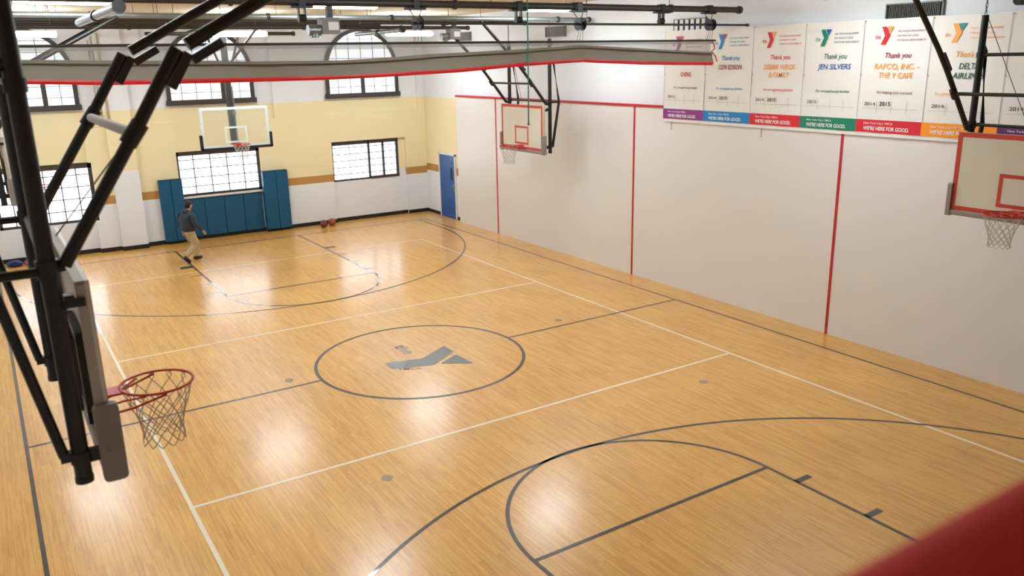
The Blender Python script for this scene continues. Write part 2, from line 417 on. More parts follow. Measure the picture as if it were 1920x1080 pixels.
# other walls, ceiling
def colr2(y, z):
    if y > 10.8:
        if z > 4.0: return 0
        if z > 1.72: return 1
        if z > 1.48: return 2
    return 0
b = relief('wall_right', [-16.2, 10.85, 11.30, 12.34, 13.6], [0, 1.48, 1.72, 2.13, 4.0, ZC+.1], lambda y, z: 7.05, colr2, None, lambda y, d, z: (d, y, z), 7.3)
struct(b.build('wall_right', [m_white, m_yellow, m_tan], origin=(7.1, 0, 0)), 'long white right wall above the smooth panels', 'wall')
b = MB(); b.box((6.917, -13, 0), (7.049, 10.88, 4.05)); struct(b.build('wall_right_panel', m_panel), 'smooth pale panel facing covering the lower right wall', 'wall panel')
b = MB(); b.box((6.895, -13, 4.05), (7.045, 10.90, 4.10)); struct(b.build('trim_1', m_redline), 'thin red strip along the top of the right wall panels', 'trim')
for i, y in enumerate((8.4707, 2.2552, -3.3732)):
    b = MB(); b.box((6.909, y-.028, 0), (6.9175, y+.028, 4.05)); struct(b.build('trim_%d' % (i+2), m_redline), ['vertical red strip on the right wall nearest the blue door', 'vertical red strip in the middle of the right wall', 'vertical red strip below the green banded banner'][i], 'trim')
b = MB(); b.box((7.028, 10.88, 0), (7.052, 11.26, .10)); b.box((7.028, 12.38, 0), (7.052, 13.4, .10)); struct(b.build('baseboard_right', m_blackbase), 'black rubber baseboard beside the blue door', 'baseboard')
b = MB(); b.box((XL-.2, -16.2, 0), (XL, 13.9, ZC+.1)); struct(b.build('wall_left', m_white), 'white left side wall', 'wall')
b = MB(); b.box((XL, -12.65, 0), (XR, -12.5, 3.98)); struct(b.build('wall_near', m_white), 'white wall under the viewing gallery', 'wall')
b = MB(); b.box((XL, -16, 3.4), (XR, -12.66, 3.6)); struct(b.build('floor_gallery', m_ceil), 'raised viewing gallery floor', 'floor')
b = MB(); b.box((XL-.2, -16.4, 0), (XR+.2, -16.2, ZC+.1)); struct(b.build('wall_back', m_white), 'white wall behind the gallery', 'wall')
b = MB(); b.box((XL-.2, -16.4, ZC), (XR+.2, 13.9, ZC+.2)); struct(b.build('ceiling', m_ceil), 'cream painted ceiling', 'ceiling')

# ------------------------------------------------------------------ windows
def window(n, x0, x1, z0, z1, y, mull, cols, rows, label, fw=.07, sill=False):
    t = thing('window_%d' % n, ((x0+x1)/2, y, z0), label, 'window'); t['kind'] = 'structure'
    b = MB(); b.quad((x0, y+.02, z0), (x1, y+.02, z0), (x1, y+.02, z1), (x0, y+.02, z1)); b.build('pane', m_sky, t)
    b = MB()
    for i in range(1, cols): X = x0+(x1-x0)*i/cols; b.box((X-.017, y+.005, z0), (X+.017, y+.018, z1))
    for j in range(1, rows): Z = z0+(z1-z0)*j/rows; b.box((x0, y+.005, Z-.014), (x1, y+.018, Z+.014))
    b.build('glazing_bar', m_lead, t)
    b = MB(); b.box((x0, y-.05, z1-fw*1.6), (x1, y+.03, z1)); b.box((x0, y-.05, z0), (x1, y+.03, z0+fw*.7))
    b.box((x0, y-.05, z0), (x0+fw*.8, y+.03, z1)); b.box((x1-fw, y-.05, z0), (x1, y+.03, z1))
    for X in mull: b.box((X-.035, y-.05, z0), (X+.035, y+.03, z1))
    b.build('window_frame', m_frame, t)
    if sill: b = MB(); b.box((x0-.02, 13.36, z0-.06), (x1+.02, y+.02, z0)); b.build('window_sill', m_lampbody, t)
    return t
window(1, *LWIN[0], 13.55, (), 6, 5, 'large low window of the far wall behind the left hoop masts', fw=.10)
window(2, *LWIN[1], 13.55, (), 5, 5, 'low window above the blue wall pads', fw=.085, sill=True)
window(3, *LWIN[2], 13.55, (4.94, 5.46), 0, 6, 'low window with two sliding sashes right of the blue pads', fw=.085)
w3 = bpy.data.objects['window_3']
b = MB(); b.box((4.25, 13.556, 1.38), (4.272, 13.566, 2.6)); b.build('glazing_bar', m_lead, w3)
b = MB(); b.box((4.94, 13.48, 1.34), (6.02, 13.53, 1.43)); b.box((4.94, 13.48, 2.56), (6.02, 13.53, 2.66)); b.build('sash_frame', m_frame, w3)
def arch_window(n, cx, hw, z0, label, transom, mull):
    t = thing('window_%d' % n, (cx, 13.5, z0), label, 'window'); t['kind'] = 'structure'; y = 13.495
    zs_ = 4.97; R = hw
    def prof(r, k=28): return [(cx-r, z0)]+[(cx-r*math.cos(PI*i/k), zs_+r*math.sin(PI*i/k)) for i in range(k+1)]+[(cx+r, z0)]
    P = prof(R-.05); b = MB(); b.add([(p[0], y-.02, p[1]) for p in P], [tuple(range(len(P)-1, -1, -1))]); b.build('pane', m_skya, t)
    # frame
    b = MB(); Po = prof(R); Pi = prof(R-.11); n_ = len(Po)
    for k in range(n_-1):
        o0, o1, i0, i1 = Po[k], Po[k+1], Pi[k], Pi[k+1]
        q = lambda p, d: (p[0], d, p[1])
        b.add([q(o0, y-.09), q(o1, y-.09), q(i1, y-.09), q(i0, y-.09), q(o0, y), q(o1, y), q(i1, y), q(i0, y)],
              [(0, 1, 2, 3), (0, 4, 5, 1), (3, 2, 6, 7), (0, 3, 7, 4), (1, 5, 6, 2)])
    b.box((cx-R-.04, y-.13, z0-.05), (cx+R+.04, y, z0+.10)); b.box((cx-R, y-.08, transom-.05), (cx+R, y, transom+.05))
    for X in mull: b.box((cx+X-.06, y-.08, z0), (cx+X+.06, y, transom))
    b.build('window_frame', m_frame, t)
    b = MB()
    for i in range(1, 6):
        X = -R+2*R*i/6; top = zs_+math.sqrt(max(0, (R-.08)**2-X*X)); b.box((cx+X-.010, y-.032, z0), (cx+X+.010, y-.022, top))
    z = z0+.3
    while z < zs_+R-.15:
        r = R-.08 if z < zs_ else math.sqrt((R-.08)**2-(z-zs_)**2); b.box((cx-r, y-.032, z-.008), (cx+r, y-.022, z+.008)); z += .30
    b.build('glazing_bar', m_lead, t)
arch_window(4, -4.85, 1.27, 4.10, 'arched window high on the far wall at the left', 4.86, (.45,))
arch_window(5, 0.0, 1.27, 4.10, 'arched window high on the far wall behind the glass backboard mast', 4.86, (.35,))
arch_window(6, 4.86, 1.27, 4.10, 'arched window high on the far wall at the right', 4.86, (0,))

# conduit pipes
for i, (x, r, z1) in enumerate(((-3.17, .012, 5.9), (-3.08, .018, 6.0), (-2.93, .03, 6.1))):
    b = MB(); y = 13.29 if x < -3.05 else 13.17
    b.tube([(x, y, 3.6), (x, y, z1)], r, 8)
    for z in (4.3, 5.2): b.box((x-.04, y+.0, z-.02), (x+.04, y+.03, z+.02))
    tag(b.build('conduit_pipe', m_pipe if i else m_tan, smooth=True), ['thinnest rusty conduit down the far wall beside the pilaster', 'medium cream conduit between two others on the far wall', 'thickest cream conduit on the far wall pilaster'][i], 'pipe', 'conduits on the far wall')

# ------------------------------------------------------------------ door
t = thing('door_1', (7.05, 11.82, 0), 'blue steel door with a narrow window slot at the far right corner', 'door'); t['kind'] = 'structure'
b = MB(); b.box((7.005, 11.30, .01), (7.045, 12.34, 2.12)); b.build('door_leaf', m_door, t)
b = MB(); b.box((6.99, 11.25, 0), (7.052, 11.30, 2.17)); b.box((6.99, 12.34, 0), (7.052, 12.39, 2.17)); b.box((6.99, 11.25, 2.12), (7.052, 12.39, 2.17)); b.build('door_frame', m_lampbody, t)
b = MB(); b.box((6.998, 11.47, 1.30), (7.008, 11.60, 1.95)); b.build('vision_panel', m_glassdark, t)
b = MB(); b.box((6.985, 11.34, .95), (7.006, 11.42, 1.2)); b.tube([(6.985, 11.38, 1.08), (6.94, 11.38, 1.08), (6.94, 11.48, 1.08)], .012, 8); b.build('door_handle', m_galv, t)

# ------------------------------------------------------------------ blue pads on far wall
def pad(x0, x1, y0, y1, z0, z1, label):
    t = thing('wall_pad', ((x0+x1)/2, (y0+y1)/2, z0), label, 'wall pad', 'blue pads on the far wall')
    b = MB(); b.rbox((x0+.003, y0, z0), (x1-.003, y1, z1), .018, 2); b.build('cushion', m_blue, t, smooth=False)
    b = MB(); b.box((x0+.01, y0+.02, z0-.02), (x1-.01, y1, z0)); b.box((x0+.01, y0+.02, z1), (x1-.01, y1, z1+.012)); b.build('backing_board', m_blueseam, t)
P_ = ['first', 'second']
pad(-1.86, -1.53, 13.20, 13.395, .10, 1.92, 'tall blue wall pad at the left end, beside the white wall')
pad(-1.53, -1.20, 13.20, 13.395, .10, 1.92, 'tall blue wall pad behind the walking person, left of the window')
pad(1.20, 1.62, 13.20, 13.395, .10, 1.92, 'tall blue wall pad touching the right side of the window')
pad(1.62, 2.00, 13.20, 13.395, .10, 1.92, 'tall blue wall pad at the right end, nearer the basketballs')
for i, l in enumerate(('behind the person\'s head and jacket', 'second from the left', 'third from the left', 'at the right, below the net')):
    x0 = -1.18+i*.59
    pad(x0, x0+.59, 13.40, 13.495, .12, 1.27, 'low blue pad below the window, '+l)

# ------------------------------------------------------------------ nets, rims
def net_mesh(b, cx, cy, cz, R=.225, r=.0036, n=12, depth=.42, rb=.135, seed=1):
    rnd = random.Random(seed); lv = 7; nodes = []
    zf = [0, .26, .42, .56, .69, .81, .92, 1.0]; rf = [1, .86, .75, .66, .60, .58, .60, .62]
    for k in range(lv+1):
        row = []
        for i in range(n):
            a = 2*PI*(i+(.5 if k % 2 else 0))/n+(rnd.random()-.5)*.06*(k > 0)
            rr = R*rf[k]*(1+(rnd.random()-.5)*.06); z = cz-depth*zf[k]+(rnd.random()-.5)*.012*(k > 0)
            row.append(Vector((cx+rr*math.cos(a), cy+rr*math.sin(a), z)))
        nodes.append(row)
    for i in range(n):      # top loops hang from the rim
        a = nodes[0][i]; t = (a-Vector((cx, cy, cz))).normalized().cross(Vector((0, 0, 1)))*.018
        p0 = nodes[1][(i-1) % n]; p1 = nodes[1][i]
        b.tube([p0, a-t-Vector((0, 0, .02)), a-t*.6+Vector((0, 0, .004)), a+t*.6+Vector((0, 0, .004)), a+t-Vector((0, 0, .02)), p1], r, 5)
    for k in range(1, lv):
        for i in range(n):
            p = nodes[k][i]
            for j in ((i, i+1) if k % 2 else (i-1, i)):
                q = nodes[k+1][j % n]; mid = (p+q)/2; mid += (mid-Vector((cx, cy, mid.z)))*.015-Vector((0, 0, .004))
                b.tube([p, mid, q], r, 5)
    return b
def rim_mesh(b, bx, s, cy, z, R=.235):
    cx = bx+s*(.152+R); P = [(cx+R*math.cos(2*PI*k/40), cy+R*math.sin(2*PI*k/40), z) for k in range(40)]
    b.tube(P, .0095, 8, closed=True)
    b.box((bx, cy-.075, z-.012), (cx-s*(R-.01), cy+.075, z+.004)); b.box((bx, cy-.075, z-.13), (bx+s*.012, cy+.075, z+.004))
    for t in (-1, 1):
        b.tube([(bx+s*.01, cy+t*.19, z-.09), (bx+s*.20, cy+t*.20, z-.075), (cx+s*.02, cy+t*(R-.005), z-.016)], .008, 6)
        b.tube([(bx+s*.01, cy+t*.05, z-.09), (bx+s*.15, cy+t*.10, z-.05), (cx-s*.10, cy+t*(R-.035), z-.014)], .007, 6)
    for k in range(12):
        a = 2*PI*k/12; b.tube([(cx+(R-.004)*math.cos(a), cy+(R-.004)*math.sin(a), z-.006), (cx+(R-.006)*math.cos(a), cy+(R-.006)*math.sin(a), z-.024)], .003, 5)
    return cx

# ------------------------------------------------------------------ side baskets (ceiling hung, four)
ZR, ZB0, ZB1 = 3.08, 2.98, 4.07
def clamp(b, p, r, h=.05): b.tube([(p[0], p[1], p[2]-h), (p[0], p[1], p[2]+h)], r, 10)
def side_basket(xf, s, yc, pu, pv, hw, lower, upper, label, right):
    W = lambda u, v, z: (xf+s*u, yc+v, z)
    t = thing('ceiling_hung_hoop', (xf, yc, ZR), label, 'basketball hoop', 'ceiling hung practice hoops')
    b = MB()
    b.box(W(0, -hw, ZB0), W(-.02, hw, ZB1), 0)
    for (v0, v1, z0, z1) in ((-hw, -hw+.02, ZB0, ZB1), (hw-.02, hw, ZB0, ZB1), (-hw, hw, ZB0, ZB0+.02), (-hw, hw, ZB1-.02, ZB1)):
        b.box(W(-.02, v0, z0), W(-.07, v1, z1), 1)
    b.box(W(-.0205, -hw+.02, ZB0+.02), W(-.024, hw-.02, ZB1-.02), 1)
    bd = b.build('backboard', [m_board, m_flange], t)
    b = MB(); e = .06
    def frame(v0, v1, z0, z1, e, du):
        b.box(W(0, v0, z0), W(du, v1, z0+e)); b.box(W(0, v0, z1-e), W(du, v1, z1)); b.box(W(0, v0, z0+e), W(du, v0+e, z1-e)); b.box(W(0, v1-e, z0+e), W(du, v1, z1-e))
    frame(-hw, hw, ZB0, ZB1, e+.005, .003); frame(-.305, .305, 3.10, 3.55, .05, .0035)
    b.build('painted_border', m_orange, bd)
    b = MB()      # foam edge pad: two corner blocks and the bottom strip
    for q in (-1, 1):
        v0 = q*(hw-.005); v1 = q*(hw+.045)
        b.rbox(W(-.085, v0-q*.01, ZB0-.085), W(.045, v1, ZB0+.38), .03, 1)
    b.rbox(W(-.08, -hw-.04, ZB0-.07), W(.035, hw+.04, ZB0+.005), .02, 1)
    pd = b.build('edge_pad', m_pad, t)
    b = MB()
    for q in (-1, 1):
        v1 = q*(hw+.046)
        P = [(xf+s*(-.035)+.014*math.cos(2*PI*k/16), yc+v1, ZB0+.12+.014*math.sin(2*PI*k/16)) for k in range(16)]; b.tube(P, .003, 6, closed=True)
        b.box(W(-.05, v1, ZB0+.245), W(-.035, v1+q*.002, ZB0+.26))
    b.build('pad_bolt', m_galv, pd)
    # bracket on the back
    b = MB(); b.box(W(-.03, -.30, ZB0+.02), W(-.075, -.24, ZB0+.62)); b.box(W(-.03, .24, ZB0+.02), W(-.075, .30, ZB0+.62))
    b.box(W(-.03, -.3, ZB0+.02), W(-.07, .3, ZB0+.10)); b.box(W(-.03, -.3, ZB0+.55), W(-.07, .3, ZB0+.62))
    b.tube([W(-.09, -.1, ZB0+.05), W(-.10, -.12, ZB1-.05)], .012, 8)
    b.build('back_bracket', m_dark, t)
    b = MB(); cx = rim_mesh(b, xf, s, yc, ZR); b.build('rim', m_rim, t, smooth=False)
    b = MB(); net_mesh(b, cx, yc, ZR-.012); b.build('net', m_net, t)
    def plate(b, p, q_, off, w, hh):
        p = Vector(p); q_ = Vector(q_); d = (q_-p).normalized(); n = Vector((d.z*s, 0, -d.x*s)); y = Vector((0, w/2, 0))
        if n.z > 0: n = -n
        p = p+n*off; q_ = q_+n*off; vs = []
        for e in (p, q_):
            for a, c in ((-1, -1), (1, -1), (1, 1), (-1, 1)): vs.append(e+n*hh*a+y*c)
        b.add(vs, [(0, 1, 2, 3), (7, 6, 5, 4), (0, 4, 5, 1), (1, 5, 6, 2), (2, 6, 7, 3), (3, 7, 4, 0)])
    for q in (-1, 1):
        v = q*pv
        b = MB(); b.tube([W(pu, v, 2.93), W(pu, v, 5.62)], .045, 16)
        for z, h in ((3.08, .035), (4.16, .05), (5.1, .035)): b.tube([W(pu, v, z-h), W(pu, v, z+h)], .056, 14)
        b.tube([W(pu, v, 2.925), W(pu, v, 2.96)], .049, 16)
        mast = smooth_angle(b.build('mast', m_black, t))
        b = MB()
        for z in (3.06, 3.96):
            b.box(W(pu+.02, v-.02, z-.022), W(-.03, v+.02, z+.022)); b.box(W(pu+.05, v-.03, z+.02), W(pu+.10, v+.03, z+.05))
        b.build('board_arm', m_black, mast)
        b = MB(); nl = 7
        for k in range(nl):
            z = 5.64+k*.055; P = []
            for i in range(12):
                a = 2*PI*i/12; d = .014*math.cos(a)
                P.append(W(pu+(d if k % 2 else 0), v+(0 if k % 2 else d), z+.034*math.sin(a)))
            b.tube(P, .005, 5, closed=True)
        b.build('chain', m_dark, mast)
        b = MB()      # bow strut behind the mast
        b.tube([W(pu-.03, v, 5.22), W(pu-.10, v, 5.15), W(pu-.27, v, 4.15), W(pu-.08, v, 3.10)], .028 if upper else .033, 12)
        b.tube([W(pu-.04, v, 4.15), W(pu-.27, v, 4.15)], .026, 10); b.box(W(pu-.10, v-.03, 3.07), W(pu-.02, v+.03, 3.12))
        smooth_angle(b.build('bow_strut', m_black, t))
        b = MB(); b.tube([W(u, v, z) for u, z in lower], .036, 14)
        b.tube([W(pu+.02, v, lower[0][1]-.01), W(lower[0][0], v, lower[0][1])], .03, 10)
        br = smooth_angle(b.build('brace', m_black, t))
        if upper:
            b = MB(); b.tube([W(u, v, z) for u, z in upper], .036, 14)
            smooth_angle(b.build('upper_brace', m_black, br))
            b = MB()
            plate(b, W(.50, v, 5.09), W(.61, v, 5.27), .055, .05, .026); plate(b, W(.64, v, 5.26), W(.81, v, 5.355), .065, .05, .026)
            b.build('hinge_block', m_dark, br)
        else:
            b = MB(); plate(b, W(.50, v, 4.88), W(.70, v, 5.10), -.045, .05, .022)
            b.build('hinge_block', m_black, br)
    cu, cz = (.33, 4.83) if upper else (.30, 4.60)
    b = MB(); b.tube([W(cu, -pv+.03, cz), W(cu, pv-.03, cz)], .031 if upper else .024, 12)
    smooth_angle(b.build('cross_tube', m_tape if upper else m_black, t))
    for q in (-1, 1):
        b = MB(); d = Vector(W(cu+.04, 0, cz+.055))-Vector(W(cu-.04, 0, cz-.055)); c0_ = Vector(W(cu, q*pv, cz))
        b.tube([c0_-d*.5, c0_+d*.5], .047, 14); smooth_angle(b.build('tube_clamp', m_black, t))
    if upper: t_ = 'pale tape wrapped cross tube'; [o for o in bpy.data.objects if o.name.startswith('cross_tube')][-1]['label'] = t_
    b = MB(); b.tube([W(pu, -pv, 5.1), W(pu, pv, 5.1)], .024, 10); b.tube([W(pu, -pv, 4.16), W(pu, pv, 4.16)], .022, 10)
    smooth_angle(b.build('mast_tie', m_black, t))
    b = MB(); b.tube([W(.33, -pv+.08, 4.83), W(-.04, .5, 4.08)] if upper else [W(pu, pv-.03, 5.6), W(-.04, 0, 4.08)], .005, 5); b.build('cable', m_cable, t)
    return t
LOWL = [(-.10, 4.17), (.33, 4.83), (.60, 5.265)]; UPL = [(.655, 5.285), (1.10, 5.53), (2.03, 6.03)]
LOWR = [(-.13, 4.11), (.32, 4.66), (.55, 4.93), (.78, 5.18), (1.66, 6.03)]
hl = side_basket(-5.72, 1, -6.92, -.18, .94, .93, LOWL, UPL, 'nearest ceiling hung hoop at the left, seen from behind its backboard', False)
copy_tree(hl, (0, 11.72, 0), 'distant left wall hoop, half hidden behind the near hoop masts')
hr = side_basket(5.42, -1, 4.81, -.24, .90, .93, LOWR, None, 'white square cornered hoop with orange border in front of the middle right wall', True)
copy_tree(hr, (0, -12.04, 0), 'hoop cut off by the right edge of the picture, in front of the banners')

# ------------------------------------------------------------------ main far basket (glass)
t = thing('glass_backboard_hoop', (0, 11.1, 3.05), 'clear glass backboard hoop on a single mast before the far wall', 'basketball hoop')
yb = 11.12; hw = .925; z0, z1 = 2.96, 4.04
b = MB(); b.box((-hw, yb-.012, z0), (hw, yb, z1)); b.build('glass_board', m_glassb, t)
b = MB(); e = .055
for (x0, x1, a, c, ee) in ((-hw, hw, z0, z1, .06), (-.305, .305, 3.07, 3.52, .05)):
    for q in (((x0, a), (x1, a+ee)), ((x0, c-ee), (x1, c)), ((x0, a+ee), (x0+ee, c-ee)), ((x1-ee, a+ee), (x1, c-ee))):
        b.box((q[0][0], yb-.017, q[0][1]), (q[1][0], yb-.013, q[1][1]))
b.box((-hw, yb-.013, z1-.01), (hw, yb+.03, z1+.01)); b.box((-hw-.012, yb-.013, z0), (-hw, yb+.03, z1)); b.box((hw, yb-.013, z0), (hw+.012, yb+.03, z1))
b.build('white_border', m_whitetrim, t)
b = MB()
for q in (-1, 1): b.rbox((q*(hw+.0), yb-.05, z0-.06), (q*(hw+.07), yb+.05, z0+.36), .02, 1)
b.rbox((-hw-.05, yb-.05, z0-.07), (hw+.05, yb+.05, z0+.0), .02, 1); b.build('edge_pad', m_padblack, t)
b = MB()
R = .229; cyr = yb-.152-R; P = [(.02+R*math.cos(2*PI*k/40), cyr+R*math.sin(2*PI*k/40), 3.05) for k in range(40)]; b.tube(P, .0095, 8, closed=True)
b.box((-.06, cyr+R-.01, 3.04), (.10, yb-.01, 3.055)); b.box((-.06, yb-.03, 2.93), (.10, yb-.012, 3.055))
for q in (-1, 1): b.tube([(.02+q*.08, yb-.02, 2.96), (.02+q*R, cyr+.02, 3.04)], .008, 6)
b.build('rim', m_rim, t)
b = MB(); net_mesh(b, .02, cyr, 3.04, seed=4, r=.0055); b.build('net', m_net, t)
b = MB(); b.box((-.10, 11.30, 2.98), (.05, 11.42, 5.945)); mast = b.build('mast', m_dark, t)
b = MB(); b.box((.06, 11.30, 3.02), (.085, 11.33, 4.6)); b.box((-.02, 11.13, 3.05), (.06, 11.30, 3.13)); b.box((-.02, 11.13, 3.85), (.06, 11.30, 3.93)); b.build('height_adjuster', m_galv, mast)
b = MB()
for q in (-1, 1): b.tube([(-.02+q*.08, 11.36, 4.95), (-.02+q*.42, 11.36, 5.93)], .03, 8)
b.tube([(-.02, 11.28, 5.1), (-.02, 8.14, 6.0)], .03, 8); smooth_angle(b.build('brace', m_dark, t))

# ------------------------------------------------------------------ overhead pipes
def pipe(y, z, r, x0, x1, m_, label, joints=()):
    t = thing('overhead_pipe', ((x0+x1)/2, y, z), label, 'ceiling pipe', 'steel pipes under the ceiling')
    b = MB(); b.tube([(x0, y, z), (x1, y, z)], r, 14); smooth_angle(b.build('tube', m_, t))
    b = MB()
    for x in joints: b.tube([(x-.03, y, z), (x+.03, y, z)], r*1.35, 12)
    for x in (x1-.03,): b.tube([(x-.04, y, z), (x+.03, y, z)], r*1.3, 12)
    smooth_angle(b.build('collar', m_dark, t))
    if r > .03:
        b = MB(); x = x0+.5
        while x < x1: b.tube([(x, y, z+r*.8), (x, y, ZC)], .006, 5); x += 1.9
        b.build('hanger_rod', m_cable, t)
    return t
pipe(-1.0, 6.0, .055, -7.04, 6.72, m_dark, 'thick dark pipe nearest the camera, above the divider curtain', (-3, .4, 2.7, 4.9))
pipe(-1.06, 5.72, .02, -1.2, 6.9, m_dark, 'thin drive shaft below the thick dark pipe, turning the curtain drums', ())
pipe(3.9, 6.055, .05, -7.04, 6.86, m_galv, 'grey pipe carrying the near masts of the middle hoops', (-4.1, -1, 1.6, 5.9))
pipe(5.72, 6.06, .05, -7.04, 6.2, m_dark, 'dark pipe just behind the grey pipe, over the middle hoops', (-2, 1.1, 3.9))
pipe(5.35, 5.92, .04, -7.04, 4.3, m_dark, 'lower dark pipe hung below the others, above the middle hoops', (-3.3, .2, 2.5))
pipe(8.1, 6.08, .05, -7.04, 3.2, m_dark, 'dark pipe farthest along the ceiling, anchoring the glass backboard brace', (-1.5, 2.3))
pipe(11.36, 6.0, .05, -2.0, 2.0, m_dark, 'short dark pipe that the glass backboard mast hangs from', (0,))
pipe(-5.92, 6.06, .05, -7.04, 7.04, m_dark, 'dark pipe over the near hoops, on their far side', ())
pipe(-7.78, 6.06, .05, -7.04, 7.04, m_dark, 'dark pipe over the near hoops, closest to the gallery', ())
def ypipe(x, y0, y1, z, r, m_, label):
    t = thing('support_tube', (x, (y0+y1)/2, z), label, 'ceiling pipe', 'tubes running along the hall under the ceiling')
    b = MB(); b.tube([(x, y0, z), (x, y1, z)], r, 12); smooth_angle(b.build('tube', m_, t))
    b = MB(); b.tube([(x, y0-.02, z), (x, y0+.08, z)], r*1.3, 12); b.tube([(x, (y0+y1)/2-.05, z), (x, (y0+y1)/2+.05, z)], r*1.3, 12); smooth_angle(b.build('collar', m_black, t))
ypipe(-4.45, -1.6, 2.6, 5.865, .06, m_galv, 'thick pale steel tube crossing above the left hoop masts')
ypipe(-1.9, 4.2, 6.6, 5.825, .04, m_galv, 'pale tube with a dark end cap near the second ceiling light')
ypipe(1.9, 4.0, 6.6, 5.815, .045, m_galv, 'pale tube with a dark end cap right of the right arched window')

# pulleys / brackets under pipe A
def bracket(x, label, drum, y=-1.0, zp=6.0, long=0):
    t = thing('curtain_pulley' if drum else 'hanger_bracket', (x, y, zp-.1), label, 'pulley' if drum else 'bracket', 'curtain pulleys on the shaft' if drum else 'brackets under the ceiling pipes')
    b = MB(); b.box((x-.16, y-.05, zp-.085), (x+.16, y+.05, zp-.056)); b.box((x-.05, y-.062, zp-.07), (x+.05, y-.055, zp+.07)); b.box((x-.05, y+.055, zp-.07), (x+.05, y+.062, zp+.07)); b.box((x-.05, y-.062, zp+.056), (x+.05, y+.062, zp+.07))
    b.build('clamp_plate', m_black, t)
    if drum:
        b = MB(); Y = -1.06
        for a, c, R in ((-.055, -.048, .105), (.048, .055, .105), (-.05, -.03, .085), (.03, .05, .085)):
            n = 20; vs = []
            for e in (a, c):
                for rr in (.024, R): vs += [(x+e, Y+rr*math.cos(2*PI*k/n), 5.72+rr*math.sin(2*PI*k/n)) for k in range(n)]
            fs = []
            for k in range(n):
                k2 = (k+1) % n
                fs += [(k, k2, n+k2, n+k), (2*n+k, 3*n+k, 3*n+k2, 2*n+k2), (n+k, n+k2, 3*n+k2, 3*n+k), (k, 2*n+k, 2*n+k2, k2)]
            b.add(vs, fs)
        b.box((x-.05, Y-.08, 5.76), (x+.05, Y+.08, 5.79))
        b.build('drum', m_black, t)
        b = MB()
        for d in (-.10, .10): b.tube([(x+d, y, zp-.08), (x+d*.35, y-.04, zp-.20)], .007, 5)
        for k in (-.06, .0, .06): b.tube([(x+k*.6, Y-.04, 5.66), (x+k, -1.04, 5.456)], .004, 5)
        b.build('cable', m_cable, t)
    else:
        zb_ = zp-.28-long
        b = MB(); b.box((x-.055, y-.03, zb_+.02), (x-.035, y+.03, zp-.07)); b.box((x+.035, y-.03, zb_+.02), (x+.055, y+.03, zp-.07))
        b.tube([(x-.05, y, zb_+.06), (x+.05, y, zb_+.06)], .055, 14); b.build('sheave', m_black, t)
bracket(-.272, 'curtain drum and cables in front of the ceiling, left of the green rope', True)
bracket(2.788, 'curtain drum and cables above the peak of the raised curtain', True)
bracket(5.866, 'curtain drum and cables at the right end of the curtain', True)
bracket(-2.03, 'black sheave bracket on the thick pipe, left of the motor', False)
bracket(1.578, 'black sheave bracket on the thick pipe beside the green rope', False)
bracket(4.672, 'black bracket on the thick pipe above the shaft, nearer the wall', False)
bracket(2.80, 'black bracket at the top edge of the picture above the green banded banner', False, -5.92, 6.06)
bracket(3.64, 'large black bracket in the top right corner of the picture', False, -7.78, 6.06, .16)
def winch(x, y, z, zt_, label):
    t = thing('winch_motor', (x, y, z), label, 'motor', 'winch motors')
    b = MB(); b.rbox((x-.16, y-.10, z-.10), (x+.10, y+.10, z+.12), .02, 1); b.build('gear_case', m_vent, t)
    b = MB(); b.tube([(x-.16, y, z-.05), (x-.34, y, z-.05)], .075, 16); b.tube([(x-.24, y, z-.08), (x-.24, y, z-.15)], .06, 14); smooth_angle(b.build('motor_body', m_galv, t))
    b = MB(); b.box((x-.07, y-.105, z-.05), (x+.08, y-.10, z+.06)); b.build('name_plate', m_lampbody, t)
    b = MB(); b.box((x-.05, y-.04, z+.10), (x+.03, y+.04, zt_)); b.build('post', m_dark, t)
winch(-1.62, -1.0, 5.67, 5.944, 'grey winch motor hanging from the thick dark pipe')
winch(3.1, 3.9, 5.72, 6.004, 'grey winch motor above the right middle hoop')

# ------------------------------------------------------------------ divider curtain
t = thing('divider_curtain', (.3, -1.03, 4.93), 'raised grey vinyl divider curtain with a red hem spanning the gym', 'curtain')
xb = [-6.7, -5.53, -4.55, -3.17, -1.6, -.73, .80, 1.85, 2.7, 3.36, 3.60, 4.76, 5.6, 6.62]
zb = [5.0, 4.998, 4.953, 4.937, 4.93, 4.941, 4.984, 5.045, 5.078, 5.10, 5.08, 5.025, 5.0, 4.975]
xt = [-6.7, -5.48, -4.5, -2.54, -1.24, -.35, .22, 1.86, 3.35, 5.16, 6.6]; zt = [5.29, 5.29, 5.266, 5.216, 5.208, 5.241, 5.275, 5.325, 5.395, 5.303, 5.235]
KC = .944977
tx = lambda L: [-6.094176+KC*(v+6.094176) for v in L]
tz = lambda L: [5.175095+KC*(v-5.175095) for v in L]
xb, zb, xt, zt = tx(xb), tz(zb), tx(xt), tz(zt)
def interp(X, xs_, zs_):
    for i in range(len(xs_)-1):
        if X <= xs_[i+1]:
            f = (X-xs_[i])/(xs_[i+1]-xs_[i]); return zs_[i]*(1-f)+zs_[i+1]*f
    return zs_[-1]
NX = 110; yc_ = -1.03; X0, X1 = -6.62, 5.925; rows = []
